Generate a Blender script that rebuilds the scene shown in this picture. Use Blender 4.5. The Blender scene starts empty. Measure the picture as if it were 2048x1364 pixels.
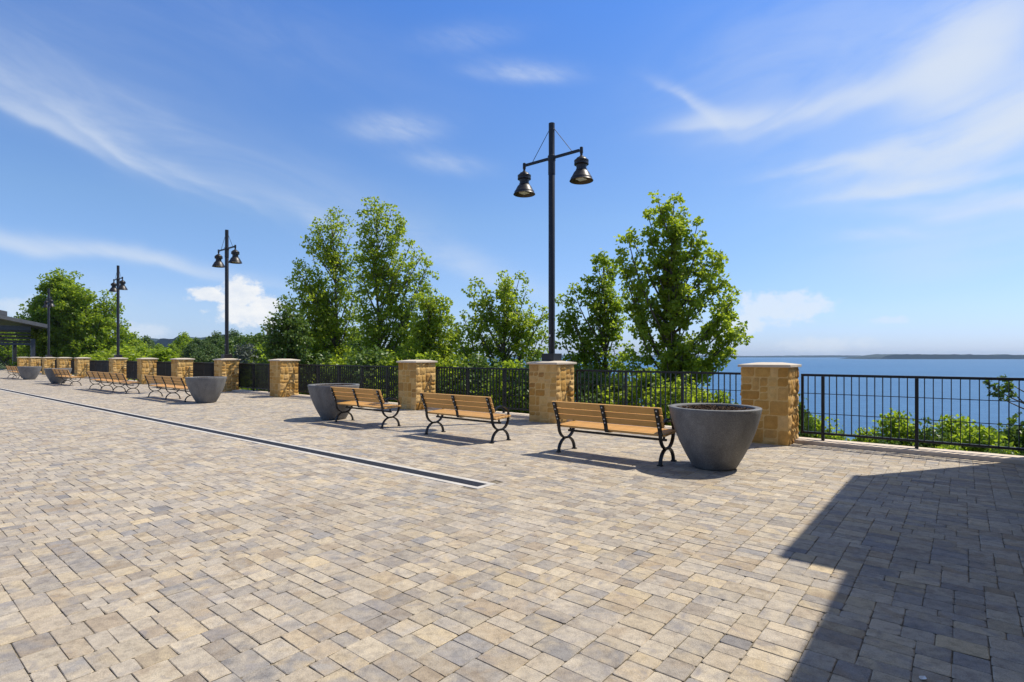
import bpy, math, random
import numpy as np
from mathutils import Vector, noise as mnoise
R = math.radians
C = bpy.context.scene.collection
sc = bpy.context.scene
rng = np.random.default_rng(7)
random.seed(7)

# ------------------------------------------------------------------ camera
F, EYE, CX, HY = 1098.0, 1.62, 1024.0, 711.0        # focal length (px of a 2048 px wide picture), eye height, horizon
cam = bpy.data.cameras.new('camera'); cam.sensor_width = 36; cam.lens = F / 2048 * 36
cam.shift_y = (HY - 682) / 2048; cam.clip_start = 0.05; cam.clip_end = 60000
co = bpy.data.objects.new('camera', cam); C.objects.link(co)
co.location = (0, 0, EYE); co.rotation_euler = (R(90), 0, 0); sc.camera = co

# ------------------------------------------------------------------ sun, sky
SUN_EL = R(57.1); SUN_AZ = math.atan2(.95, .313)      # azimuth from +Y towards +X
S = Vector((math.sin(SUN_AZ) * math.cos(SUN_EL), math.cos(SUN_AZ) * math.cos(SUN_EL), math.sin(SUN_EL)))
sl = bpy.data.lights.new('sun', 'SUN'); sl.energy = 3.9; sl.angle = R(0.53); sl.color = (1, .93, .80)
so = bpy.data.objects.new('sun', sl); C.objects.link(so); so.rotation_euler = S.to_track_quat('Z', 'Y').to_euler()
sc.view_settings.view_transform = 'Standard'; sc.view_settings.look = 'None'
sc.view_settings.gamma = 1.0; sc.view_settings.use_curve_mapping = False
sc.view_settings.exposure = 0.5
sc.cycles.max_bounces = 8; sc.cycles.diffuse_bounces = 3; sc.cycles.glossy_bounces = 3
sc.cycles.transmission_bounces = 4; sc.cycles.volume_bounces = 0; sc.cycles.transparent_max_bounces = 6
sc.cycles.use_denoising = True

class X:
    """tiny expression builder for shader maths"""
    def __init__(s, t, sock): s.t, s.k = t, sock
    def _m(s, op, *a, clamp=False):
        n = s.t.nodes.new('ShaderNodeMath'); n.operation = op; n.use_clamp = clamp
        for i, v in enumerate((s,) + a):
            if isinstance(v, X): s.t.links.new(v.k, n.inputs[i])
            else: n.inputs[i].default_value = v
        return X(s.t, n.outputs[0])
    def __add__(s, o): return s._m('ADD', o)
    def __sub__(s, o): return s._m('SUBTRACT', o)
    def __mul__(s, o): return s._m('MULTIPLY', o)
    def __truediv__(s, o): return s._m('DIVIDE', o)
    def max(s, o): return s._m('MAXIMUM', o)
    def min(s, o): return s._m('MINIMUM', o)
    def sat(s): return s._m('ADD', 0.0, clamp=True)
    def fn(s, op, *a): return s._m(op, *a)
    def sstep(s, a, b):
        n = s.t.nodes.new('ShaderNodeMapRange'); n.interpolation_type = 'SMOOTHSTEP'
        s.t.links.new(s.k, n.inputs[0]); n.inputs[1].default_value = a; n.inputs[2].default_value = b
        return X(s.t, n.outputs[0])

def make_world():
    w = bpy.data.worlds.new('World'); sc.world = w; w.use_nodes = True
    t = w.node_tree; t.nodes.clear()
    out = t.nodes.new('ShaderNodeOutputWorld'); bg = t.nodes.new('ShaderNodeBackground')
    sky = t.nodes.new('ShaderNodeTexSky'); sky.sky_type = 'NISHITA'; sky.sun_disc = False
    sky.sun_elevation = SUN_EL; sky.sun_rotation = SUN_AZ
    sky.air_density = 1.0; sky.dust_density = 0.25; sky.ozone_density = 2.2; sky.altitude = 0
    bg.inputs[1].default_value = 0.105
    tc = t.nodes.new('ShaderNodeTexCoord'); sp = t.nodes.new('ShaderNodeSeparateXYZ')
    t.links.new(tc.outputs['Generated'], sp.inputs[0])
    x, y, z = (X(t, sp.outputs[i]) for i in range(3))
    az = x.fn('ARCTAN2', y) * 57.2958                       # compass bearing of the view direction, degrees
    el = z.fn('ARCSINE') * 57.2958                          # elevation, degrees
    tint = t.nodes.new('ShaderNodeValToRGB'); e_ = tint.color_ramp.elements       # clearer, bluer air low down; stops above the view warmed to neutralise shadow light
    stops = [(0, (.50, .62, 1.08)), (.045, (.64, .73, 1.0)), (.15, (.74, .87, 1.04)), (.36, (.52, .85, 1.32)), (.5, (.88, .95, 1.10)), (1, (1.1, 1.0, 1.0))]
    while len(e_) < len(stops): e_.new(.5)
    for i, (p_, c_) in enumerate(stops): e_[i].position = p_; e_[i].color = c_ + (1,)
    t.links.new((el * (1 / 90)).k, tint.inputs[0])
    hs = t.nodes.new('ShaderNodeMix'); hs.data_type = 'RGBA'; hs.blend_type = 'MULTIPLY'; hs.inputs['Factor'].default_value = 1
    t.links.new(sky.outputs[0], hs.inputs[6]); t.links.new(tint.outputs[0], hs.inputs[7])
    def vec(a, b, c=0.0):
        n = t.nodes.new('ShaderNodeCombineXYZ')
        for i, v in enumerate((a, b, c)):
            if isinstance(v, X): t.links.new(v.k, n.inputs[i])
            else: n.inputs[i].default_value = v
        return n.outputs[0]
    def nz(v, scale, det=5, rough=.55, dist=0.0):
        n = t.nodes.new('ShaderNodeTexNoise'); n.inputs['Scale'].default_value = scale
        n.inputs['Detail'].default_value = det; n.inputs['Roughness'].default_value = rough
        n.inputs['Distortion'].default_value = dist; t.links.new(v, n.inputs['Vector'])
        return X(t, n.outputs[0])
    n1 = nz(vec(az, el, 3.1), .09, 3) - .5
    n2 = nz(vec(az, el, 9.7), .09, 3) - .5
    wa, we = az + n1 * 5.0, el + n2 * 3.4
    def blob(a, e, ra, re, ang=0, pw=1.0, warp=True, lo=1.0):
        """soft ellipse at bearing a, elevation e (degrees); lo < 1 sharpens its lower edge"""
        p, q = (wa, we) if warp else (az, el)
        ca, sa = math.cos(R(ang)), math.sin(R(ang))
        dx, dy = p - a, q - e
        rx = (dx * ca + dy * sa) * (1 / ra); ry = (dy * ca - dx * sa) * (1 / re)
        if lo != 1.0: ry = ry.max(ry * (1 / lo) * 1.0) if False else ry.fn('MAXIMUM', 0.0) - (ry.fn('MINIMUM', 0.0) * (1 / lo))
        d = rx * rx + ry * ry
        return (d * -pw).fn('EXPONENT') if False else d.fn('MULTIPLY', -pw)._m('EXPONENT')
    def pa(px, py):                                         # bearing and elevation of a cloud seen there
        X_, Z_ = (px - CX) / F, (HY - py) / F
        return math.degrees(math.atan2(X_, 1)), math.degrees(math.atan2(Z_, math.hypot(X_, 1)))
    streak = nz(vec(az * .35 - el * .1, el * 1.35 + az * .32, 1.0), .16, 7, .62, .6).sstep(.28, .74)
    streakr = nz(vec(az * .35 + el * .1, el * 1.3 - az * .22, 5.0), .17, 7, .62, .5).sstep(.24, .66)
    fine = nz(vec(az * .6, el * 1.9 + az * .5, 2.0), .5, 6, .65).sstep(.2, .85)
    L = []
    def add(px, py, ra, re, ang, k, lo=1.0, tex=streak, warp=True):
        a, e = pa(px, py); L.append((blob(a, e, ra, re, ang, 1.0, warp, lo) * (tex * .75 + .25) if tex is not None else blob(a, e, ra, re, ang, 1, warp, lo)) * k)
    # left: long diagonal streaks
    add(50, 222, 6, .75, -20, .62, .45); add(230, 288, 6, .75, -24, .66, .4); add(400, 357, 6, .85, -25, .52, .45); add(180, 250, 9, 1.6, -20, .22)
    add(620, 440, 8, 1.2, -22, .36, .6); add(960, 548, 10, 1.5, -16, .42, .5); add(800, 470, 12, 2.4, -18, .18); add(520, 330, 13, 3, -14, .12)
    add(240, 195, 9, 1.3, -16, .30); add(60, 165, 8, 1.2, -12, .26); add(60, 486, 11, .9, -6, .62, .6); add(300, 528, 10, .7, -7, .52, .5); add(110, 610, 18, 2.2, 0, .2)
    add(90, 60, 12, 4, 0, .14); add(560, 60, 14, 3, -10, .12)
    # wisps
    add(790, 258, 4.2, 1.25, 4, .62, .8, fine, False); add(885, 326, 3.8, 1.0, -6, .48, .8, fine, False)
    add(1045, 150, 4.6, 1.0, -3, .66, .6, fine, False); add(930, 78, 5, 1.1, 6, .22, .8, fine, False)
    # right: cirrus in several wisps with blue between them
    add(1378, 212, 3.2, .6, -36, .7, .6, streakr); add(1440, 246, 4.2, 1.0, 2, 1.0, .45, streakr); add(1600, 228, 6, 1.2, 8, .85, .5, streakr); add(1740, 200, 5, 1.1, 14, .8, .6, streakr)
    add(1900, 125, 3.4, 2.9, 35, 1.9, 1, streakr); add(1970, 50, 3.4, 2.4, 30, .9, 1, streakr); add(1960, 285, 6.2, 1.9, 13, 2.3, .8, streakr); add(2060, 215, 4, 2.4, 30, 1.6, 1, streakr)
    add(1760, 325, 5, 1.0, 10, 1.0, .7, streakr); add(1640, 342, 4, .5, 2, .7, .6, streakr); add(1860, 372, 6.5, .6, 0, 1.5, .6, streakr); add(1990, 408, 6, 1.1, -6, 1.1, .7, streakr)
    add(1900, 200, 15, 9, 0, .26, 1, streakr); add(1560, 120, 10, 5, 10, .24, 1, streakr); add(1780, 466, 4, .6, -2, .42, .7, fine); add(1990, 480, 10, 3, 0, .3, 1, streakr)
    cir = L[0]
    for l in L[1:]: cir = cir + l
    cir = cir.fn('MULTIPLY', -1.25)._m('EXPONENT').fn('MULTIPLY', -1.0) + 1.0
    # cumulus low over the land and the water
    cn = nz(vec(az, el * 1.25, 0.0), .62, 9, .62)
    def cum(items, thr):
        m = None
        for px, py, ra, re, ang in items:
            a, e = pa(px, py); b = blob(a, e, ra, re, ang, 1.0, False)
            m = b if m is None else m.max(b)
        return (m + (cn - .5) * 1.5).sstep(*thr)
    c1 = cum([(420, 590, 2.4, .9, 0), (480, 588, 2.6, 1.9, 0), (530, 612, 2.6, 1.5, -15), (500, 630, 4, 1.5, -8)], (.40, .78))
    c2 = cum([(1540, 620, 4.6, 1.9, -4), (1600, 610, 3.4, 1.6, -4), (1480, 650, 3.6, 1.4, 6)], (.40, .85)) * .66
    c3 = cum([(1780, 640, 2.0, .6, 0), (40, 620, 4, 1.4, 0), (295, 662, 2.6, 1.1, 0), (1650, 690, 6, 1.2, 0)], (.5, 1.0)) * .45
    def mix(fac, a, b):
        n = t.nodes.new('ShaderNodeMix'); n.data_type = 'RGBA'
        for sock, v in ((n.inputs['Factor'], fac), (n.inputs[6], a), (n.inputs[7], b)):
            if isinstance(v, X): t.links.new(v.k, sock)
            elif isinstance(v, bpy.types.NodeSocket): t.links.new(v, sock)
            else: sock.default_value = v
        return n.outputs[2]
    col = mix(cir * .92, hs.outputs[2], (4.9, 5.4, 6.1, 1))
    col = mix(el.sstep(33, 62) * .28, col, (3.9, 3.75, 3.6, 1))             # cloud veil added above the view, to warm and brighten the shade
    shade = nz(vec(az, el * 1.6, 4.0), .5, 6, .6).sstep(.3, .7)
    ccol = mix(shade, (5.2, 5.6, 6.2, 1), (6.3, 6.4, 6.5, 1))
    col = mix(c1, col, ccol); col = mix(c2, col, (5.5, 5.9, 6.4, 1)); col = mix(c3, col, (5.3, 5.7, 6.3, 1))
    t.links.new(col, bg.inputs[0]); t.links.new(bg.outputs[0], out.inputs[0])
make_world()

# ------------------------------------------------------------------ frame of the promenade: u along the fence, v towards the water
U = Vector((.7727, -.6348, 0)); V = Vector((.6348, .7727, 0)); ROT = math.atan2(-.6348, .7727)
def W(u, v, z=0.0): p = U * u + V * v; return Vector((p.x, p.y, z))
def at(px, py, Y): return Vector(((px - CX) / F * Y, Y, EYE + (HY - py) / F * Y))
def uv_of(p): return p.x * U.x + p.y * U.y, p.x * V.x + p.y * V.y

# ------------------------------------------------------------------ helpers
def tag(o, label=None, cat=None, group=None, kind=None):
    for k, v in (('label', label), ('category', cat), ('group', group), ('kind', kind)):
        if v: o[k] = v
    return o
def empty(name, loc=(0, 0, 0), rz=0.0):
    o = bpy.data.objects.new(name, None); C.objects.link(o); o.location = loc; o.rotation_euler = (0, 0, rz)
    o.empty_display_size = .1; return o
def kids(o): return [c for c in bpy.data.objects if c.parent == o]
def copy_tree(o, parent=None):
    ch = kids(o); c = o.copy(); C.objects.link(c)
    if parent: c.parent = parent
    for k in ch: copy_tree(k, c)
    return c
class MB:
    def __init__(s): s.v, s.f, s.m = [], [], []
    def add(s, vs, fs, mi=0):
        b = len(s.v); s.v += [tuple(p) for p in vs]; s.f += [tuple(i + b for i in f) for f in fs]; s.m += [mi] * len(fs); return s
    def box(s, c, d, rx=0.0, ry=0.0, rz=0.0, mi=0):
        from mathutils import Euler
        e = Euler((rx, ry, rz)).to_matrix(); h = Vector(d) / 2; c = Vector(c)
        vs = [c + e @ Vector((a * h.x, b * h.y, g * h.z)) for g in (-1, 1) for b in (-1, 1) for a in (-1, 1)]
        return s.add(vs, [(0, 2, 3, 1), (4, 5, 7, 6), (0, 1, 5, 4), (2, 6, 7, 3), (0, 4, 6, 2), (1, 3, 7, 5)], mi)
    def tube(s, pts, rad, n=8, mi=0, cap=True):
        pts = [Vector(p) for p in pts]
        if not hasattr(rad, '__len__'): rad = [rad] * len(pts)
        vs = []; ref = None
        for i, p in enumerate(pts):
            d = (pts[min(i + 1, len(pts) - 1)] - pts[max(i - 1, 0)]).normalized()
            if ref is None: ref = Vector((0, 0, 1)) if abs(d.z) < .9 else Vector((1, 0, 0))
            a = (ref - d * ref.dot(d)).normalized(); b = d.cross(a); ref = a
            for k in range(n):
                t = 2 * math.pi * k / n; vs.append(p + (a * math.cos(t) + b * math.sin(t)) * rad[i])
        fs = [(i * n + k, i * n + (k + 1) % n, (i + 1) * n + (k + 1) % n, (i + 1) * n + k) for i in range(len(pts) - 1) for k in range(n)]
        if cap: fs += [tuple(range(n))[::-1], tuple((len(pts) - 1) * n + k for k in range(n))]
        return s.add(vs, fs, mi)
    def lathe(s, prof, n=32, mi=0, c=(0, 0, 0)):
        c = Vector(c); m = len(prof)
        vs = [c + Vector((r * math.cos(2 * math.pi * k / n), r * math.sin(2 * math.pi * k / n), z)) for k in range(n) for r, z in prof]
        fs = [(k * m + i, ((k + 1) % n) * m + i, ((k + 1) % n) * m + i + 1, k * m + i + 1) for k in range(n) for i in range(m - 1)]
        return s.add(vs, fs, mi)
    def ribbon(s, pts, w, th, x=0.0, mi=0):
        """flat bar bent in the y-z plane: w across x, th in the plane"""
        pts = [Vector((0, a, b)) for a, b in pts]; vs = []
        for i, p in enumerate(pts):
            d = (pts[min(i + 1, len(pts) - 1)] - pts[max(i - 1, 0)]).normalized(); nrm = Vector((0, -d.z, d.y)) * th / 2
            for q in (p + nrm, p - nrm):
                vs += [(x - w / 2, q.y, q.z), (x + w / 2, q.y, q.z)]
        fs = []
        for i in range(len(pts) - 1):
            a, b = i * 4, i * 4 + 4
            fs += [(a, a + 1, b + 1, b), (a + 3, a + 2, b + 2, b + 3), (a + 2, a, b, b + 2), (a + 1, a + 3, b + 3, b + 1)]
        e = len(pts) * 4 - 4; fs += [(0, 2, 3, 1), (e, e + 1, e + 3, e + 2)]
        return s.add(vs, fs, mi)
    def build(s, name, mats, parent=None, smooth=None, bevel=0.0, seg=2):
        me = bpy.data.meshes.new(name); me.from_pydata(s.v, [], s.f); me.update()
        for m in (mats if isinstance(mats, (list, tuple)) else [mats]): me.materials.append(m)
        if any(s.m): me.polygons.foreach_set('material_index', s.m)
        o = bpy.data.objects.new(name, me); C.objects.link(o)
        if parent: o.parent = parent
        if bevel:
            b = o.modifiers.new('bevel', 'BEVEL'); b.width = bevel; b.segments = seg; b.limit_method = 'ANGLE'
        if smooth: me.shade_smooth() if smooth is True else me.set_sharp_from_angle(angle=R(smooth))
        if smooth and smooth is not True: me.polygons.foreach_set('use_smooth', [True] * len(me.polygons)); me.set_sharp_from_angle(angle=R(smooth))
        return o
def np_mesh(name, verts, faces_flat, loop_counts, mats, mat_idx=None, parent=None, smooth=False):
    me = bpy.data.meshes.new(name)
    me.vertices.add(len(verts)); me.vertices.foreach_set('co', np.asarray(verts, np.float32).ravel())
    me.loops.add(len(faces_flat)); me.loops.foreach_set('vertex_index', np.asarray(faces_flat, np.int32))
    lc = np.asarray(loop_counts, np.int32); me.polygons.add(len(lc))
    me.polygons.foreach_set('loop_start', np.concatenate([[0], np.cumsum(lc)[:-1]]).astype(np.int32))
    for m in (mats if isinstance(mats, (list, tuple)) else [mats]): me.materials.append(m)
    if mat_idx is not None: me.polygons.foreach_set('material_index', np.asarray(mat_idx, np.int32))
    me.polygons.foreach_set('use_smooth', [smooth] * len(lc))
    me.update(calc_edges=True); me.validate()
    o = bpy.data.objects.new(name, me); C.objects.link(o)
    if parent: o.parent = parent
    return o

# ------------------------------------------------------------------ materials
class Mat:
    def __init__(s, name, rough=.6, metal=0.0, spec=.5):
        s.m = bpy.data.materials.new(name); s.m.use_nodes = True; s.t = s.m.node_tree; s.b = s.t.nodes['Principled BSDF']
        s.b.inputs['Roughness'].default_value = rough; s.b.inputs['Metallic'].default_value = metal
        s.b.inputs['Specular IOR Level'].default_value = spec
    def n(s, ty, **kw):
        nd = s.t.nodes.new(ty)
        for k, v in kw.items(): setattr(nd, k, v)
        return nd
    def link(s, a, b): s.t.links.new(a, b)
    def coord(s, kind='Object', scale=None, off=None):
        o = s.n('ShaderNodeTexCoord').outputs[kind]
        if scale is None: return o
        mp = s.n('ShaderNodeMapping'); mp.inputs['Scale'].default_value = scale; s.link(o, mp.inputs[0]); return mp.outputs[0]
    def noise(s, vec, scale, det=4, rough=.55, dist=0.0):
        nd = s.n('ShaderNodeTexNoise'); nd.inputs['Scale'].default_value = scale; nd.inputs['Detail'].default_value = det
        nd.inputs['Roughness'].default_value = rough; nd.inputs['Distortion'].default_value = dist
        if vec is not None: s.link(vec, nd.inputs['Vector'])
        return nd.outputs[0]
    def ramp(s, fac, stops, interp='LINEAR'):
        nd = s.n('ShaderNodeValToRGB'); nd.color_ramp.interpolation = interp; e = nd.color_ramp.elements
        while len(e) < len(stops): e.new(.5)
        for i, (p, c) in enumerate(stops): e[i].position = p; e[i].color = tuple(c) + (1,) if len(c) == 3 else c
        s.link(fac, nd.inputs[0]); return nd.outputs[0]
    def mix(s, fac, a, b, mode='MIX'):
        nd = s.n('ShaderNodeMix', data_type='RGBA', blend_type=mode)
        for sock, v in ((nd.inputs['Factor'], fac), (nd.inputs[6], a), (nd.inputs[7], b)):
            if isinstance(v, bpy.types.NodeSocket): s.link(v, sock)
            elif isinstance(v, (int, float)): sock.default_value = v
            else: sock.default_value = tuple(v) + (1,)
        return nd.outputs[2]
    def math(s, op, a, b=0.0, clamp=False):
        nd = s.n('ShaderNodeMath', operation=op, use_clamp=clamp)
        for i, v in enumerate((a, b)):
            if isinstance(v, bpy.types.NodeSocket): s.link(v, nd.inputs[i])
            else: nd.inputs[i].default_value = v
        return nd.outputs[0]
    def bump(s, h, strength=.3, dist=.01):
        nd = s.n('ShaderNodeBump'); nd.inputs['Strength'].default_value = strength; nd.inputs['Distance'].default_value = dist
        s.link(h, nd.inputs['Height']); s.link(nd.outputs[0], s.b.inputs['Normal'])
    def col(s, c):
        if isinstance(c, bpy.types.NodeSocket): s.link(c, s.b.inputs['Base Color'])
        else: s.b.inputs['Base Color'].default_value = tuple(c) + (1,)
        return s
    def island(s): return s.n('ShaderNodeNewGeometry').outputs['Random Per Island']

def m_paver():
    k = Mat('tumbled_paver', .85, 0, .3); isl = k.island(); oc = k.coord()
    off = k.n('ShaderNodeCombineXYZ'); k.link(k.math('MULTIPLY', isl, 91.0), off.inputs[2]); k.link(k.math('MULTIPLY', isl, 37.0), off.inputs[0])
    va = k.n('ShaderNodeVectorMath', operation='ADD'); k.link(oc, va.inputs[0]); k.link(off.outputs[0], va.inputs[1]); pv = va.outputs[0]
    r2 = k.math('FRACT', k.math('MULTIPLY', isl, 17.37)); r3 = k.math('FRACT', k.math('MULTIPLY', isl, 53.91))
    pal = [(0, (.30, .275, .25)), (.12, (.43, .365, .285)), (.26, (.50, .43, .325)), (.40, (.36, .32, .275)), (.52, (.49, .40, .265)),
           (.62, (.42, .37, .305)), (.72, (.26, .25, .25)), (.80, (.375, .30, .215)), (.90, (.45, .39, .30)), (1, (.39, .35, .305))]
    a = k.ramp(isl, pal); b = k.ramp(r2, [(0, (.46, .37, .24)), (.3, (.44, .385, .31)), (.6, (.26, .245, .24)), (.8, (.34, .26, .17)), (1, (.50, .44, .355))])
    c = k.mix(k.ramp(k.noise(pv, 7, 3, .5, .4), [(.40, (0, 0, 0)), (.64, (.9, .9, .9))]), a, b)
    c = k.mix(1.0, c, k.ramp(r3, [(0, (.88, .88, .885)), (.5, (1.02, 1.02, 1.02)), (1, (1.12, 1.115, 1.10))]), 'MULTIPLY')
    big = k.noise(oc, .35, 3); c = k.mix(.5, c, k.ramp(big, [(.3, (.84, .83, .82)), (.7, (1.1, 1.07, 1.02))]), 'MULTIPLY')
    g = k.noise(oc, 160, 2, .7); c = k.mix(.8, c, k.ramp(g, [(.25, (.6, .6, .6)), (.75, (1.3, 1.3, 1.3))]), 'MULTIPLY')
    st = k.noise(pv, 17, 6, .68); c = k.mix(.85, c, k.ramp(st, [(.3, (.66, .65, .66)), (.52, (1.02, 1.02, 1.02)), (.72, (1.16, 1.15, 1.12))]), 'MULTIPLY')
    pt = k.noise(pv, 5.5, 4, .6, .8); c = k.mix(k.ramp(pt, [(.58, (0, 0, 0)), (.72, (.7, .7, .7))]), c, (.23, .215, .225))
    vo = k.n('ShaderNodeTexVoronoi'); vo.inputs['Scale'].default_value = 1.6; k.link(oc, vo.inputs['Vector'])
    gum = k.ramp(vo.outputs['Distance'], [(.012, (1, 1, 1)), (.022, (0, 0, 0))]); c = k.mix(gum, c, (.06, .055, .05))          # gum spots
    sn = k.noise(oc, 1.1, 6, .65, .5); c = k.mix(k.ramp(sn, [(.55, (0, 0, 0)), (.75, (.42, .42, .42))]), c, k.mix(1.0, c, (.62, .60, .60), 'MULTIPLY'))   # spills and dirt
    hs = k.n('ShaderNodeHueSaturation'); hs.inputs['Saturation'].default_value = .95; k.link(c, hs.inputs['Color']); c = hs.outputs[0]
    k.col(c)
    h = k.math('ADD', k.math('MULTIPLY', k.noise(pv, 12, 6, .62), 1.0), k.math('MULTIPLY', g, .22)); k.bump(h, .8, .014)
    return k.m
def m_simple(name, c1, c2, scale, rough=.7, bump=.2, det=6, bd=.004, spec=.4, metal=0.0, stretch=None):
    k = Mat(name, rough, metal, spec); oc = k.coord('Object', stretch) if stretch else k.coord()
    n = k.noise(oc, scale, det, .6); k.col(k.ramp(n, [(.3, c1), (.7, c2)]))
    if bump: k.bump(k.noise(oc, scale * 3, 4, .65), bump, bd)
    return k.m
def m_stone():
    k = Mat('rock_faced_sandstone', .9, 0, .25); isl = k.island(); oc = k.coord()
    a = k.ramp(isl, [(0, (.60, .36, .105)), (.2, (.46, .24, .055)), (.36, (.68, .45, .17)), (.55, (.55, .31, .085)), (.72, (.72, .49, .21)), (.86, (.38, .195, .05)), (1, (.64, .40, .14))])
    n = k.noise(oc, 9, 6, .62); c = k.mix(.6, a, k.ramp(n, [(.28, (.68, .62, .55)), (.72, (1.2, 1.2, 1.18))]), 'MULTIPLY')
    n2 = k.noise(oc, 55, 4, .7); c = k.mix(.4, c, k.ramp(n2, [(.3, (.75, .73, .7)), (.7, (1.15, 1.15, 1.15))]), 'MULTIPLY')
    k.col(c); k.bump(k.math('ADD', n2, k.math('MULTIPLY', n, 1.5)), .6, .012); return k.m
def m_leaf(name, dark, mid, light, trans, ts=.6, rough=.42):
    k = Mat(name, rough, 0, .45); isl = k.island(); oc = k.coord('Object')
    c = k.ramp(isl, [(0, dark), (.45, mid), (.85, mid), (1, light)])
    cl = k.noise(oc, .9, 3, .6); c = k.mix(k.ramp(cl, [(.35, (0, 0, 0)), (.68, (.75, .75, .75))]), c, k.mix(isl, mid, light))
    k.col(c)
    tr = k.n('ShaderNodeBsdfTranslucent'); k.link(k.mix(k.math('MULTIPLY', isl, .6), trans, light), tr.inputs[0])
    ms = k.n('ShaderNodeMixShader'); ms.inputs[0].default_value = ts
    k.link(k.b.outputs[0], ms.inputs[1]); k.link(tr.outputs[0], ms.inputs[2]); k.link(ms.outputs[0], k.t.nodes['Material Output'].inputs[0])
    return k.m
def m_wood():
    k = Mat('orange_tan_slat_board', .55, 0, .35); isl = k.island(); oc = k.coord('Object', (1.2, 40, 40))
    n = k.noise(oc, 3, 5, .6); c = k.ramp(n, [(.25, (.53, .28, .080)), (.75, (.68, .39, .125))])
    c = k.mix(.6, c, k.ramp(isl, [(0, (.86, .84, .80)), (1, (1.12, 1.1, 1.08))]), 'MULTIPLY')
    c = k.mix(1.0, c, k.ramp(k.n('ShaderNodeObjectInfo').outputs['Random'], [(0, (.88, .90, .94)), (1, (1.05, 1.03, 1.0))]), 'MULTIPLY')
    st = k.noise(k.coord(), 5, 4, .6); c = k.mix(.35, c, k.ramp(st, [(.3, (.8, .78, .75)), (.65, (1.08, 1.08, 1.08))]), 'MULTIPLY')
    k.col(c); k.bump(n, .12, .002); return k.m
def m_concrete_planter():
    k = Mat('dark_grey_cast_planter', .62, 0, .4); oc = k.coord()
    a = k.noise(k.coord('Object', (1, 1, .55)), 4.2, 7, .68, .4); c = k.ramp(a, [(.3, (.10, .10, .10)), (.5, (.148, .148, .148)), (.7, (.185, .185, .184))])
    s = k.noise(oc, 95, 3, .75); c = k.mix(.75, c, k.ramp(s, [(.3, (.5, .5, .5)), (.5, (.95, .95, .95)), (.70, (1.8, 1.78, 1.72))]), 'MULTIPLY')
    k.col(c); k.bump(s, .25, .004)
    return k.m
def m_water():
    k = Mat('river_water', .45, 0, .12); k.b.inputs['IOR'].default_value = 1.33
    oc = k.coord('Object'); mp = k.n('ShaderNodeMapping'); mp.inputs['Scale'].default_value = (.10, .22, 1); k.link(oc, mp.inputs[0])
    big = k.noise(k.coord('Object', (.0012, .005, 1)), 1, 5, .6)
    n = k.noise(mp.outputs[0], 1, 8, .68)
    c = k.ramp(big, [(.35, (.050, .138, .275)), (.65, (.062, .162, .31))]); c = k.mix(.7, c, k.ramp(n, [(.35, (.72, .76, .8)), (.65, (1.18, 1.15, 1.1))]), 'MULTIPLY')
    k.col(c); k.bump(n, 1.0, .9); return k.m
BLACK = m_simple('black_powder_coat', (.008, .008, .009), (.013, .013, .015), 6, .45, .05, 3, .001, .35)
BRONZE = m_simple('dark_bronze_paint', (.011, .010, .011), (.018, .016, .017), 4, .42, .05, 3, .001, .45)
WOOD = m_wood(); PAVER = m_paver(); STONE = m_stone(); PLANTER = m_concrete_planter()
MORTAR = m_simple('tan_mortar', (.58, .38, .135), (.68, .46, .19), 30, .95, .4, 6, .004, .2)
CAPM = m_simple('pale_cast_cap', (.52, .44, .34), (.63, .55, .44), 5, .8, .15, 6, .003, .3)
KERB = m_simple('pale_kerb_concrete', (.56, .455, .35), (.68, .58, .47), 6, .85, .25, 6, .004, .3)
DRAINC = m_simple('pale_drain_edge', (.43, .40, .36), (.58, .55, .50), 5, .85, .2, 6, .003, .3)
GRATE = m_simple('dark_iron_grate', (.012, .014, .022), (.030, .034, .050), 60, .7, .3, 4, .004, .5)
SAND = m_simple('joint_sand', (.055, .045, .034), (.30, .255, .185), 14, .95, .4, 6, .004, .2)
MULCH = m_simple('brown_bark_mulch', (.020, .011, .006), (.085, .050, .028), 30, .95, .6, 6, .01, .2)
BOLT = m_simple('galvanised_bolt', (.5, .5, .5), (.65, .65, .65), 30, .4, 0, 2, .001, .5, .3)
GRASS = m_simple('rough_hillside_grass', (.035, .055, .014), (.075, .10, .025), .8, .95, .5, 6, .05, .2)
BARK = m_simple('grey_brown_bark', (.06, .05, .04), (.17, .145, .115), 9, .9, .6, 6, .01, .2, 0, (1, 1, .25))
LENS = m_simple('frosted_lamp_lens', (.55, .53, .42), (.62, .60, .5), 8, .3, 0)
INNER = m_simple('bronze_lamp_inside', (.05, .038, .016), (.075, .058, .026), 6, .5, 0)
METROOF = m_simple('grey_standing_seam', (.085, .085, .09), (.11, .11, .115), 2, .5, 0, 3, .001, .5)
DARKMET = m_simple('dark_slate_metal', (.022, .026, .036), (.032, .036, .046), 3, .45, 0, 3, .001, .5)
STICKER = m_simple('pale_label', (.7, .7, .68), (.75, .75, .73), 4, .5, 0)
L_MAPLE = m_leaf('leaf_bright', (.075, .13, .014), (.165, .25, .022), (.30, .38, .032), (.42, .56, .035))
L_TULIP = m_leaf('leaf_yellow_green', (.09, .15, .015), (.20, .29, .024), (.36, .43, .038), (.48, .60, .04))
L_DARK = m_leaf('leaf_deep', (.04, .085, .016), (.085, .155, .024), (.16, .23, .03), (.22, .34, .03), .3)
L_BLUE = m_leaf('leaf_far', (.04, .085, .024), (.075, .135, .03), (.13, .19, .038), (.17, .26, .035), .28, .6)
L_GREY = m_leaf('leaf_greyish', (.07, .085, .06), (.10, .115, .085), (.14, .15, .11), (.1, .13, .08), .2, .7)
WATER = m_water()

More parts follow.
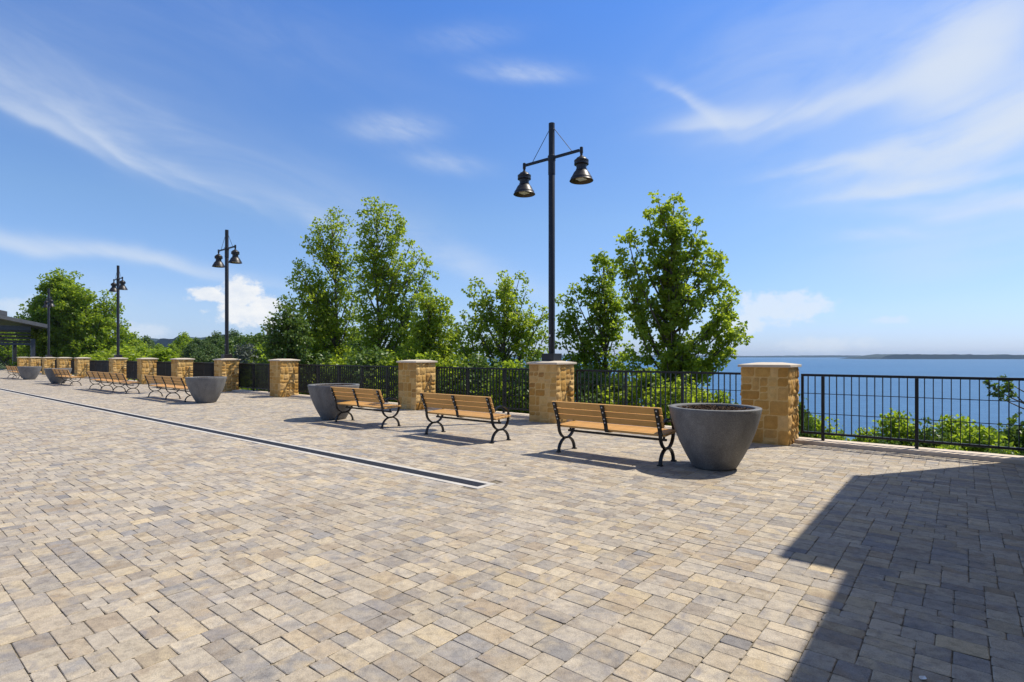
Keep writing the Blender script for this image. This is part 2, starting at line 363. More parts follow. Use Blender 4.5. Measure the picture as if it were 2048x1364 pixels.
# ------------------------------------------------------------------ ground, paving
def plaza_base():
    mb = MB(); P = [W(-130, -45), W(30, -45), W(30, 11.6), W(-130, 11.6)]
    mb.add([Vector((p.x, p.y, -.0075)) for p in P] + [Vector((p.x, p.y, -.5)) for p in P],
           [(0, 1, 2, 3), (0, 4, 5, 1), (1, 5, 6, 2), (2, 6, 7, 3), (3, 7, 4, 0), (7, 6, 5, 4)])
    tag(mb.build('plaza_ground', SAND), kind='structure')
plaza_base()
DR0 = -4.55
def drain_v(u): return 4.885 + .0085 * (u - DR0)          # near edge of the drain; it is 0.345 m wide
DRW = .345
def paving():
    a = .079; av = .0555; r = random.Random(11)
    u0, u1, v0, v1 = -92.0, 3.2, -2.4, 11.12
    nu = int((u1 - u0) / a)
    sky_ = [0] * nu; top = int((v1 - v0) / av) + 1
    rects = []
    import heapq
    # skyline packing of 2 and 3 module pavers
    segs = [(0, 0, nu)]; heapq.heapify(segs)               # (height, start, end)
    alive = {0: (0, nu)}
    while segs:
        h, s, e = heapq.heappop(segs)
        if sky_[s] != h or (s > 0 and sky_[s - 1] == h) : pass
        if h >= top: continue
        # widen to the full run at this height
        if any(sky_[i] != h for i in (s, e - 1)): continue
        while s > 0 and sky_[s - 1] == h: s -= 1
        while e < nu and sky_[e] == h: e += 1
        x = s
        while x < e:
            g = e - x
            opts = [w for w in (2, 3) if g - w == 0 or g - w >= 2]
            w = r.choice(opts) if opts else g
            d = r.choice((2, 2, 3, 3)) if w == 3 else r.choice((2, 3, 3))
            if r.random() < .5 and x > s: d = (rects[-1][3]) if rects else d
            rects.append((x, h, w, d))
            for i in range(x, x + w): sky_[i] = h + d
            x += w
            if r.random() < .35: break
        # push resulting runs
        i = s
        while i < e:
            j = i
            while j < e and sky_[j] == sky_[i]: j += 1
            heapq.heappush(segs, (sky_[i], i, j)); i = j
    vs, fl, lc = [], [], []; nv = 0
    for (x, h, w, d) in rects:
        ua, ub, va, vb = u0 + x * a, u0 + (x + w) * a, v0 + h * av, v0 + (h + d) * av
        if va > v1: continue
        vb = min(vb, v1)
        uc, vc = (ua + ub) / 2, (va + vb) / 2
        p = W(uc, vc)
        if p.y < -.6 or p.x < -1.3 * p.y - 3: continue
        if uc < DR0 + .02 and va < drain_v(uc) + DRW and vb > drain_v(uc):
            lo, hi = drain_v(uc), drain_v(uc) + DRW
            if ub > DR0 and ua < DR0: ua = DR0
            elif vc < (lo + hi) / 2 and lo - va > .03: vb = lo
            elif hi < vb and vb - hi > .03: va = hi
            else: continue
        g = .0012
        ua += g; ub -= g; va += g; vb -= g
        if ub - ua < .02 or vb - va < .02: continue
        z = r.uniform(-.0012, .0012); tx, ty = r.uniform(-.009, .009), r.uniform(-.009, .009)
        if p.length < 30:
            j = lambda: r.uniform(-.0028, .0028)
            c = r.uniform(.005, .014); k = .0055
            out = [(ua + c, va), (ub - c, va), (ub, va + c), (ub, vb - c), (ub - c, vb), (ua + c, vb), (ua, vb - c), (ua, va + c)]
            out = [(q[0] + j(), q[1] + j()) for q in out]
            for ring, zz in ((0, 0.0), (1, -.0036)):
                for q in out:
                    qu, qv = q
                    if ring == 0:
                        dl = math.hypot(qu - uc, qv - vc); f = 1 - k * r.uniform(.6, 1.5) / dl; qu, qv = uc + (qu - uc) * f, vc + (qv - vc) * f
                    P = W(qu, qv, z + zz + tx * (qu - uc) + ty * (qv - vc)); vs.append((P.x, P.y, P.z))
            fl += range(nv, nv + 8); lc.append(8)
            for i in range(8):
                i2 = (i + 1) % 8; fl += [nv + 8 + i, nv + 8 + i2, nv + i2, nv + i]; lc.append(4)
            nv += 16
        else:
            for q in ((ua, va), (ub, va), (ub, vb), (ua, vb)):
                P = W(q[0], q[1], z); vs.append((P.x, P.y, P.z))
            fl += range(nv, nv + 4); lc.append(4); nv += 4
    o = np_mesh('plaza_paving', vs, fl, lc, PAVER); tag(o, kind='structure')
    print('pavers', len(rects))
paving()

def terrain():
    """plaza edge falls away steeply to the river"""
    us = np.concatenate([np.linspace(-4000, -300, 12), np.linspace(-250, 80, 70), np.linspace(110, 900, 8)])
    vv = np.array([11.55, 12, 13, 14.5, 16.5, 19, 22, 26, 31, 37, 44, 52, 60, 70, 82, 95])
    vs = []
    for v in vv:
        for u in us:
            d = v - 11.5
            z = -.35 - .42 * d if d < 12 else -.35 - .42 * 12 - .34 * (d - 12)
            z = max(z, -24.0)
            if d > .6: z += .5 * mnoise.noise(Vector((u * .13, v * .13, 0))) + .9 * mnoise.noise(Vector((u * .03, v * .05, 4)))
            if u < -45: z = z + (min(1, (-45 - u) / 70)) * (-.3 - z) * (.85 if v < 70 else .6)
            p = W(u, v); vs.append((p.x, p.y, z))
    n = len(us); fs = [(j * n + i, j * n + i + 1, (j + 1) * n + i + 1, (j + 1) * n + i) for j in range(len(vv) - 1) for i in range(n - 1)]
    tag(MB().add(vs, fs).build('hillside', GRASS, smooth=True), kind='structure')
terrain()

WZ = -21.0
def water():
    mb = MB(); s = 8200
    mb.add([(-s, 30, WZ), (s, 30, WZ), (s, s, WZ), (-s, s, WZ)], [(0, 1, 2, 3)])
    tag(mb.build('river', WATER), kind='structure')
water()
FARW = m_simple('far_woodland', (.006, .022, .028), (.012, .034, .040), .02, .95, 0)  # green woods, with some of the haze's blue put into the base colour
def shore(name, Y, x0, x1, depth, hfun, step, seed):
    vs = []; n = int((x1 - x0) / step) + 1; rows = 7
    for j in range(rows):
        for i in range(n):
            x = x0 + i * step; t = j / (rows - 1)
            prof = math.sin(math.pi * min(1, t * 1.25 + .0)) ** .45 if 0 < t < .8 else 0
            h = hfun(x) * (.0 if j in (0, rows - 1) else (1 if 1 <= j <= 4 else .7))
            h *= 1 + .22 * mnoise.noise(Vector((x / step * .31 + seed, j * 1.7, 0))) + .12 * mnoise.noise(Vector((x / step * 1.3, j * 3.1, seed)))
            y = Y + depth * (t ** 2 if j > 1 else t * .05) + 60 * mnoise.noise(Vector((x / step * .05, seed, 2)))
            vs.append((x, y, WZ - .5 + max(0, h)))
    fs = [(j * n + i, j * n + i + 1, (j + 1) * n + i + 1, (j + 1) * n + i) for j in range(rows - 1) for i in range(n - 1)]
    tag(MB().add(vs, fs).build(name, FARW), kind='structure')
shore('far_shore', 3400, 2290, 5200, 500, lambda x: 28 * min(1, max(0, (x - 2290) / 120)) ** .5 + 2 * math.sin(x / 300), 14, 1)
shore('far_shore', 6400, -2500, 7000, 600, lambda x: 24 + 4 * math.sin(x / 700) + 3 * math.sin(x / 260), 30, 5)
shore('far_hill', 1500, -1900, -500, 500, lambda x: 66 + 6 * math.sin(x / 170), 12, 9)

# ------------------------------------------------------------------ kerb, fence, piers
PW, PD, PH, V0 = .82, .78, 1.46, 10.71
VF = 11.43                                                  # line of the fence
PIERS = [-2.41, -7.44, -12.46, -20.41, -25.56, -30.72, -35.9, -41.2, -49.45, -54.65, -59.85, -65.1, -70.3]   # right edge of each pier
def kerb():
    mb = MB(); L = 100.0
    mb.box((-44.0, 11.39, -.12), (91.0, .48, .364)); o = mb.build('kerb', KERB, bevel=.012); o.rotation_euler = (0, 0, ROT); tag(o, kind='structure')
kerb()
ORD = ['first', 'second', 'third', 'fourth', 'fifth', 'sixth', 'seventh', 'eighth', 'ninth', 'tenth', 'eleventh', 'twelfth', 'thirteenth']

def stone_face(mb, W_, H_, amp, seed, place):
    r = random.Random(seed); rects = []
    def split(x, y, w, h):
        if w > .42 or (w > .28 and r.random() < .42) or (w > .24 and w > h * 3.2):
            t = r.uniform(.36, .64) * w; split(x, y, t, h); split(x + t, y, w - t, h)
        elif h > .23 and r.random() < .5 or h > .31:
            t = r.choice((.4, .5, .6, .34)) * h; split(x, y, w, t); split(x, y + t, w, h - t)
        else: rects.append((x, y, w, h))
    y = 0
    while y < H_ - .01:
        h = min(r.uniform(.24, .46), H_ - y)
        if H_ - y - h < .1: h = H_ - y
        split(0, y, W_, h); y += h
    for k, (x, y, w, h) in enumerate(rects):
        g = .006; nx, ny = max(3, int(w / .035)), max(3, int(h / .035)); base = r.uniform(.0, amp * .6); off = r.uniform(0, 50)
        vs = []
        for j in range(ny + 1):
            for i in range(nx + 1):
                fx, fy = i / nx, j / ny
                px, py = x + g + fx * (w - 2 * g), y + g + fy * (h - 2 * g)
                if 0 < i < nx and 0 < j < ny:
                    d = .003 + base * .7 + amp * (.8 * abs(mnoise.noise(Vector((px * 9, py * 9, off)))) + .7 * mnoise.noise(Vector((px * 22, py * 22, off))))
                    d = max(-.001, d)
                    px += mnoise.noise(Vector((px * 30, py * 30, 3))) * .006; py += mnoise.noise(Vector((px * 30, py * 30, 8))) * .006
                else: d = -.007
                vs.append(place(px, py, d))
        fs = [(j * (nx + 1) + i, j * (nx + 1) + i + 1, (j + 1) * (nx + 1) + i + 1, (j + 1) * (nx + 1) + i) for j in range(ny) for i in range(nx)]
        mb.add(vs, fs, 0)
def make_pier(seed):
    root = empty('stone_pier')
    mb = MB(); H_ = PH - .055; wx, wy = PW / 2, PD / 2
    mb.box((0, 0, H_ / 2 - .05), (PW - .012, PD - .012, H_ + .1), mi=1)
    stone_face(mb, PW, H_, .005, seed, lambda x, y, d: (x - wx, -wy - d, y))
    stone_face(mb, PW, H_, .022, seed + 1, lambda x, y, d: (wx - x, wy + d, y))
    stone_face(mb, PD, H_, .026, seed + 2, lambda x, y, d: (wx + d, x - wy, y))
    stone_face(mb, PD, H_, .024, seed + 3, lambda x, y, d: (-wx - d, wy - x, y))
    mb.build('stone_body', [STONE, MORTAR], root, smooth=50)
    c = MB(); o = .045; a, b = wx + o, wy + o; z0, z1, z2 = PH - .055, PH - .008, PH + .03
    c.add([(-a, -b, z0), (a, -b, z0), (a, b, z0), (-a, b, z0), (-a, -b, z1), (a, -b, z1), (a, b, z1), (-a, b, z1),
           (-.18, -.17, z2), (.18, -.17, z2), (.18, .17, z2), (-.18, .17, z2)],
          [(3, 2, 1, 0), (0, 1, 5, 4), (1, 2, 6, 5), (2, 3, 7, 6), (3, 0, 4, 7), (4, 5, 9, 8), (5, 6, 10, 9), (6, 7, 11, 10), (7, 4, 8, 11), (8, 9, 10, 11)])
    c.build('cap', CAPM, root, bevel=.006)
    return root
LAMP_AT = {1, 4, 7, 10}
pier_protos = [make_pier(100), make_pier(200), make_pier(300)]
PIER_NOTE = ['nearest and largest, right of the nearest planter', 'under the tallest lamp behind the nearest bench', 'behind the gap between second and third benches',
             'left of the planter overlapped by a bench', 'under the second tallest lamp', 'just left of the pier with the second tallest lamp', 'behind the three section bench',
             'under the third lamp, above a long bench', 'right of the bench overlapping a far planter', 'above the right end of the bench overlapping a far planter',
             'under the farthest lamp', 'just left of the farthest lamp', 'at the far left end of the row']
for i, ur in enumerate(PIERS):
    o = pier_protos[i] if i < 3 else copy_tree(pier_protos[i % 3])
    o.location = W(ur - PW / 2, V0 + PD / 2); o.rotation_euler = (0, 0, ROT)
    tag(o, 'tan stone pier, %s' % PIER_NOTE[i], 'stone pier', 'stone piers along the fence')

def make_fence(u0, u1, posts, label):
    """panel between u0 and u1 (end stiles included)"""
    root = empty('fence_panel', W((u0 + u1) / 2, VF, .062), ROT); L = u1 - u0; tag(root, label, 'fence', 'fence panels between the stone piers')
    top, bot = 1.216, .125
    fr = MB(); fr.box((0, 0, top - .022), (L, .058, .044)); fr.box((0, 0, bot), (L, .052, .04))
    for s in (-1, 1): fr.box((s * (L / 2 - .021), 0, (top - .044 + bot - .02) / 2), (.042, .054, top - .044 - bot + .02 - .004))
    fr.build('frame', BLACK, root, bevel=.003)
    th = MB(); zs = (bot + (top - bot) * .333, bot + (top - bot) * .667)
    for z in zs: th.box((0, 0, z), (L - .085, .012, .012))
    th.build('middle_rail', BLACK, root)
    pk = MB(); n = max(2, round(L / .1155)); pp = [p - (u0 + u1) / 2 for p in posts]
    for k in range(1, n):
        x = -L / 2 + L * k / n
        if min([abs(x - p) for p in pp] + [9]) < .04: continue
        pk.box((x, 0, (top + bot) / 2), (.013, .044, top - bot - .046))
    pk.build('pickets', BLACK, root)
    for p in pp:
        q = MB(); q.box((p, .002, (top - .046) / 2), (.05, .066, top - .046)); q.build('post', BLACK, root, bevel=.003)
FN = ['right of the nearest stone pier, with river behind', 'behind the nearest bench', 'behind the second bench', 'behind the third bench and its planter', 'between fourth and fifth piers from the right',
      'just left of the second tallest lamp', 'right of the sixth pier, behind the two section bench', 'behind the right end of the three section bench', 'just left of the third lamp', 'behind the bench overlapping a far planter',
      'right of the farthest lamp', 'left of the farthest lamp', 'last at the far left']
make_fence(-2.35, .78, [-1.99, -.60], 'black metal picket fence panel %s' % FN[0])
for i in range(12):
    a, b = PIERS[i + 1] + .10, PIERS[i] - PW - .08; L = b - a; nb = round(L / 1.38)
    make_fence(a, b, [a + L * k / nb for k in range(1, nb)], 'black metal picket fence panel %s' % FN[i + 1])

# ------------------------------------------------------------------ street lamps
def make_lamp():
    root = empty('street_lamp')
    b = MB(); b.box((0, 0, .09), (.36, .36, .18)); b.build('base_box', BRONZE, root, bevel=.006)
    zt = 7.35 - PH - .03; az_ = 5.0; p = MB()
    p.lathe([(.0, .17), (.08, .17), (.08, 4.62), (.076, 4.63), (.076, zt), (.0, zt + .005)], 24)
    p.lathe([(.076, 4.60), (.088, 4.60), (.088, 4.95), (.076, 4.95)], 24)
    p.build('pole', BRONZE, root, smooth=40)
    a = MB(); a.box((0, -.015, az_), (1.62, .05, .062)); a.lathe([(.076, az_ - .07), (.098, az_ - .06), (.098, az_ + .06), (.076, az_ + .07)], 20)
    a.build('crossarm', BRONZE, root, bevel=.004)
    for s in (-1, 1):
        w = MB(); w.tube([(s * .07, 0, az_ + .72), (s * .60, 0, az_ + .03)], .008, 6); w.build('brace_rod', BRONZE, root)
    for s in (-1, 1):
        h = MB(); x = s * .86; zr = 5.95 - PH - .03 - .19
        h.lathe([(.0, .80), (.035, .80), (.04, .78), (.04, .66), (.03, .645), (.03, .60), (.05, .585), (.06, .57), (.11, .545), (.145, .50), (.15, .49), (.172, .485), (.172, .45), (.165, .44), (.165, .425),
                 (.172, .42), (.172, .385), (.14, .375), (.128, .37), (.118, .31), (.118, .28), (.132, .275), (.132, .245), (.15, .235), (.185, .19), (.215, .13), (.24, .085), (.255, .07), (.255, .05), (.276, .012), (.283, .0), (.277, -.004), (.270, .002)], 32, 0, (x, 0, zr))
        h.lathe([(.270, .002), (.24, .048), (.2, .13), (.13, .2), (.0, .2)], 32, 1, (x, 0, zr))
        ho = h.build('lamp_head', [BRONZE, INNER], root, smooth=45)
        l = MB(); l.box((x, 0, zr + .045), (.20, .20, .03)); l.build('lens', LENS, ho, bevel=.004)
    for y in (.5,):
        s_ = MB(); s_.box((0, -.082, .62), (.035, .006, .05)); s_.build('inspection_tag', STICKER, root)
    return root
lamp = make_lamp()
LN = {1: 'tallest black twin bell lamp post, nearest, on the pier behind the benches', 4: 'second tallest black twin bell lamp post, before the cumulus cloud',
      7: 'third black twin bell lamp post, at the right edge of the big left tree', 10: 'farthest black twin bell lamp post, against the big left tree'}
for k, i in enumerate(sorted(LAMP_AT)):
    o = lamp if k == 0 else copy_tree(lamp)
    o.location = W(PIERS[i] - PW / 2, V0 + PD / 2, PH + .03); o.rotation_euler = (0, 0, ROT)
    tag(o, LN[i], 'street lamp', 'twin bell lamps on the stone piers')

# ------------------------------------------------------------------ benches (local x along the fence, y towards the water)
def arc(cy, cz, r, a0, a1, n=14, ry=None):
    return [(cy + (ry or r) * math.cos(R(a0 + (a1 - a0) * k / n)), cz + r * math.sin(R(a0 + (a1 - a0) * k / n))) for k in range(n + 1)]
TH = math.atan2(.16, .40)
def back_pt(s): return (-.225 - s * math.sin(TH), .475 + s * math.cos(TH))       # along the rear of the backrest
def make_bench(n):
    root = empty('park_bench'); L = 1.80 * n; X0 = -L / 2
    sb = MB()
    for k in range(5):
        y = -.165 + k * .094; z = .445 + .006 * k
        sb.box((0, y, z), (L + .13, .084 if k < 4 else .07, .035), rx=.05)
    sb.build('seat', WOOD, root, bevel=.008, seg=3)
    bb = MB()
    for k, (s, hgt) in enumerate(((.095, .092), (.20, .092), (.315, .105))):
        y, z = back_pt(s + .04); bb.box((0, y + .027, z + .008), (L + .13, .034, hgt), rx=TH)
    bb.build('backrest', WOOD, root, bevel=.008, seg=3)
    for k in range(n + 1):
        x = X0 + 1.8 * k; f = MB()
        f.ribbon([(-.235, .012), (-.232, .04)] + arc(0, .015, .215, 172, 8, 18, .235) + [(.232, .04), (.235, .012)], .05, .026, x)
        up = [back_pt(.40), back_pt(.30), back_pt(.15), back_pt(.02), (-.232, .44)] + arc(0, .44, .218, 180, 360, 18, .232)
        f.ribbon(up, .05, .024, x)
        for y in (-.245, .245): f.box((x, y, .008), (.075, .06, .016))
        f.box((x, 0, .226), (.05, .09, .03))
        f.build('leg_frame', BLACK, root, bevel=.003)
        if k in (0, n):
            a = MB(); a.ribbon([(.232, .44), (.236, .50)] + arc(.02, .50, .165, 0, 150, 14, .216) + [(-.21, .56), back_pt(.15)], .045, .022, x)
            a.build('armrest', BLACK, root, bevel=.003)
    for k in range(2 * n + 1):
        x = X0 + .9 * k; t = MB()
        pts = [back_pt(s) for s in (.40, .30, .15, .04)]
        pts += [(-.228, .44), (-.205, .415), (-.16, .408), (.12, .412)] if k % 2 else [(-.228, .45)]
        t.ribbon([(y - .006, z) for y, z in pts], .068, .010, x)
        so_ = t.build('back_strap', BLACK, root, bevel=.002)
        for s in (.365, .275, .16, .10):
            y, z = back_pt(s); bo = MB(); bo.box((x, y - .016, z), (.022, .012, .022), rx=TH); bo.build('bolt', BOLT, so_, bevel=.004)
    st = MB(); st.box((0, .03, .345), (L - .03, .03, .035))
    for k in range(n + 1):
        for s in ((-1, 1) if 0 < k < n else ((1,) if k == 0 else (-1,))): st.box((X0 + 1.8 * k + s * .06, .03, .385), (.03, .026, .05))
    st.build('stretcher', BLACK, root, bevel=.003)
    return root
BY = 7.60 + .235
def put_bench(o, uc, label, v=BY):
    o.location = W(uc, v); o.rotation_euler = (0, 0, ROT); tag(o, label, 'bench', 'park benches facing the river')
b1 = make_bench(1); b2 = make_bench(2); b3 = make_bench(3)
put_bench(b1, -4.33, 'nearest orange slatted park bench, right end tucked behind the big grey planter')
put_bench(copy_tree(b1), -7.62, 'orange slatted park bench standing alone, between two other short benches')
put_bench(copy_tree(b1), -10.88, 'short orange slatted park bench with its left end before a grey planter')
put_bench(b2, -22.75, 'two section slatted park bench, right end behind a grey planter', BY - .05)
put_bench(b3, -30.0, 'longest, three section slatted park bench with four leg frames', BY - .03)
put_bench(copy_tree(b2), -38.55, 'two section slatted park bench overlapping a far grey planter', BY + .05)
put_bench(copy_tree(b2), -52.0, 'farthest slatted park bench, cut by the left edge of the photo', BY)

# ------------------------------------------------------------------ planters
def make_planter():
    root = empty('planter')
    prof = [(0, .0), (.27, .0), (.295, .006), (.312, .03), (.345, .09), (.395, .18), (.44, .27), (.49, .375), (.535, .49), (.572, .60), (.602, .71), (.624, .80), (.636, .862), (.634, .874), (.626, .879),
            (.555, .879), (.545, .872), (.54, .85), (.53, .78)]
    MB().lathe(prof, 96).build('bowl', PLANTER, root, smooth=50)
    m = MB(); n = 40; rr = random.Random(3); vs = [(0, 0, .845)]; rings = 9
    for j in range(1, rings + 1):
        for k in range(n):
            t = 2 * math.pi * k / n; q = .538 * j / rings
            vs.append((q * math.cos(t), q * math.sin(t), .845 + rr.uniform(-.012, .012) - .02 * (j / rings) ** 2))
    fs = [(0, 1 + k, 1 + (k + 1) % n) for k in range(n)] + [(1 + (j - 1) * n + k, 1 + j * n + k, 1 + j * n + (k + 1) % n, 1 + (j - 1) * n + (k + 1) % n) for j in range(1, rings) for k in range(n)]
    m.add(vs, fs)
    for _ in range(420):
        t, q = rr.uniform(0, 6.283), .52 * math.sqrt(rr.random())
        m.box((q * math.cos(t), q * math.sin(t), .848 + rr.uniform(-.008, .012)), (rr.uniform(.03, .07), rr.uniform(.008, .018), rr.uniform(.005, .012)), rr.uniform(-.5, .5), rr.uniform(-.5, .5), rr.uniform(0, 3.1))
    m.build('mulch', MULCH, root)
    return root
pl = make_planter()
for k, (u, v, lab) in enumerate([(-2.79, 8.02, 'nearest, largest round dark grey planter filled with bark mulch'), (-12.45, 7.97, 'dark grey bowl planter behind the left end of a short bench'),
                    (-20.15, 7.93, 'dark grey bowl planter at the right end of a two section bench'), (-40.6, 7.9, 'dark grey bowl planter behind the left end of a far bench'),
                    (-48.7, 7.96, 'farthest dark grey bowl planter, near the left edge')]):
    o = pl if k == 0 else copy_tree(pl)
    o.location = W(u, v); o.rotation_euler = (0, 0, k * 1.3); tag(o, lab, 'planter', 'round grey planters among the benches')

# ------------------------------------------------------------------ trench drain
def drain():
    root = empty('trench_drain', (0, 0, 0)); tag(root, 'long narrow trench drain with pale edges and dark grate across the paving', 'drain')
    uL = -95.0
    def q(mb, ua, ub, da, db, z0, z1):
        P = [W(ua, drain_v(ua) + da), W(ub, drain_v(ub) + da), W(ub, drain_v(ub) + db), W(ua, drain_v(ua) + db)]
        mb.add([Vector((p.x, p.y, z0)) for p in P] + [Vector((p.x, p.y, z1)) for p in P], [(3, 2, 1, 0), (4, 5, 6, 7), (0, 1, 5, 4), (1, 2, 6, 5), (2, 3, 7, 6), (3, 0, 4, 7)])
    e = MB(); q(e, uL, DR0, .003, .078, -.06, .002); q(e, uL, DR0, DRW - .078, DRW - .003, -.06, .002); q(e, DR0 - .08, DR0 - .002, .079, DRW - .079, -.06, .0015)
    e.build('edge_strip', DRAINC, root)
    g = MB(); u = DR0 - .085; k = 0
    q(g, uL, DR0 - .081, .08, DRW - .08, -.06, -.0065)
    while u > -34:
        w = .014; q(g, u - w, u, .084, DRW - .084, -.0062, -.0015); u -= .026 if u > -16 else .05; k += 1
    for d in (.084, .168, DRW - .092): q(g, uL, DR0 - .083, d, d + .008, -.0062, -.001)
    g.build('grate', GRATE, root)
drain()

# ------------------------------------------------------------------ building just outside the picture on the right (casts the big shadow)
BWALL = m_simple('buff_wall_stone', (.38, .28, .16), (.5, .38, .24), 3, .9, .4, 6, .01)
GLASSD = m_simple('dark_window_glass', (.02, .024, .03), (.03, .034, .04), 2, .06, 0, 2, .001, .6)
def building():
    Hb = 5.6; l = Hb / math.tan(SUN_EL); du, dv = .535 * l, .845 * l
    ua, va, ub, vm = -1.12 + du, 8.60 + dv, -.655 + du, 4.79 + dv
    root = empty('building', W(ua + 3, 5, 0)); root.rotation_euler = (0, 0, ROT); tag(root, 'buff stone building beside the plaza whose shadow falls on the paving', 'building')
    cu_, cv_ = ua + 3, 5
    def bx(mb, u0, u1, v0, v1, z0, z1): mb.box(((u0 + u1) / 2 - cu_, (v0 + v1) / 2 - cv_, (z0 + z1) / 2), (u1 - u0, v1 - v0, z1 - z0))
    w = MB(); bx(w, ua, 12, vm, va, -3.0, Hb - .12); bx(w, ub, 12, -9, vm - .003, -.3, Hb - .12); w.build('wall', BWALL, root)
    c = MB(); bx(c, ua - .03, 12.05, vm - .03, va + .05, Hb - .118, Hb); bx(c, ub - .03, 12.05, -9.05, vm - .033, Hb - .118, Hb - .002); c.build('parapet', CAPM, root)
    for k, v in enumerate((-5, -2, 1, 4)):
        wi = MB(); bx(wi, ub - .012, ub + .1, v - .7, v + .7, .9, 2.6); o = wi.build('window', DARKMET, root)
        p = MB(); bx(p, ub - .018, ub - .013, v - .62, v + .62, .98, 2.52); p.build('pane', GLASSD, o)
building()

# ------------------------------------------------------------------ pavilion at the far left
def pavilion():
    Y0 = 62.0; X0 = (66 - CX) / F * Y0
    root = empty('pavilion', (X0, Y0, 0), math.atan2(V.y, V.x)); tag(root, 'dark open pavilion with louvred side and grey metal roof at the far left', 'pavilion')
    def loc(px, py):                                        # point of the end wall: local x runs towards the water, z up
        r = (px - CX) / F; s_ = (r * Y0 - X0) / (V.x - V.y * r); return Vector((s_, 0, EYE + (HY - py) / F * (Y0 + V.y * s_)))
    D = 10.5; x0 = loc(-330, 700).x
    for x in (0.0, x0):
        for d in (0.0, D):
            b = MB(); b.box((x, d, 1.35), (.36, .36, 4.3)); b.build('post', DARKMET, root, bevel=.01)
    za, zb = loc(33, 688).z, loc(33, 656).z
    lv = MB(); lv.box((x0 / 2, .02, zb), (-x0 - .4, .2, .5)); lv.box((x0 / 2, .02, za), (-x0 - .4, .16, .25))
    for k in range(4):
        z = za + .3 + (zb - za - .5) * k / 3.4; lv.box((x0 / 2, .02, z), (-x0 - .4, .10, .20), rx=.5)
    lv.build('louvre_screen', DARKMET, root)
    def slab(mb, e, rdg, d0, d1, th):
        mb.add([(e.x, d0, e.z), (rdg.x, d0, rdg.z), (rdg.x, d1, rdg.z), (e.x, d1, e.z), (e.x, d0, e.z + th), (rdg.x, d0, rdg.z + th), (rdg.x, d1, rdg.z + th), (e.x, d1, e.z + th)],
               [(0, 3, 2, 1), (4, 5, 6, 7), (0, 1, 5, 4), (1, 2, 6, 5), (2, 3, 7, 6), (3, 0, 4, 7)])
    e = loc(92, 657); m = loc(0, 638.5); k = (m.z - e.z) / (m.x - e.x); xr = x0 / 2; rdg = Vector((xr, 0, e.z + k * (xr - e.x))); e_ = Vector((2 * xr - e.x, 0, e.z))
    rf = MB(); slab(rf, e, rdg, -1.2, D + .5, .40); slab(rf, e_, rdg, -1.2, D + .5, .401); rf.build('roof', METROOF, root)
    e2 = loc(18, 631); r2 = Vector((xr, 0, e2.z + .22 * (e2.x - xr))); e3 = Vector((2 * xr - e2.x, 0, e2.z))
    up = MB(); slab(up, e2, r2, 1.0, D - 2, .5); slab(up, e3, r2, 1.0, D - 2, .501); up.box((xr, D / 2, e2.z - .5), (2 * (e2.x - xr) - 1.0, D - 4, 1.3)); up.build('clerestory', METROOF, root)
pavilion()

# ------------------------------------------------------------------ trees
def ground_z(x, y):
    u, v = x * U.x + y * U.y, x * V.x + y * V.y; d = max(0, v - 11.5)
    z = -.35 - .42 * d if d < 12 else -.35 - .42 * 12 - .34 * (d - 12)
    z = max(z, -24)
    if u < -45: z = z + (min(1, (-45 - u) / 70)) * (-.3 - z) * .85
    return z - .6
def leaves(P, out, size, r, upb=.55, outb=.6, ar=.42):
    n = len(P); nr = r.normal(size=(n, 3)) + np.array([0, 0, upb]) + out * outb; nr /= np.linalg.norm(nr, axis=1)[:, None]
    t = r.normal(size=(n, 3)) + out * .5 + np.array([0, 0, -.25]); t -= nr * np.sum(t * nr, 1)[:, None]; t /= np.linalg.norm(t, axis=1)[:, None]
    b = np.cross(nr, t); s = (size * r.uniform(.6, 1.3, n))[:, None]
    q = np.stack([P, P + t * s * .42 + b * s * ar + nr * s * .12, P + t * s - nr * s * .1, P + t * s * .42 - b * s * ar + nr * s * .12], 1)
    return q.reshape(-1, 3)
def crown_obj(name, Q, mat, parent):
    n = len(Q) // 4; return np_mesh(name, Q, np.arange(n * 4), np.full(n, 4), mat, None, parent)
def bez(a, b, c, n):
    return [a * (1 - t) ** 2 + b * 2 * t * (1 - t) + c * t ** 2 for t in [i / n for i in range(n + 1)]]
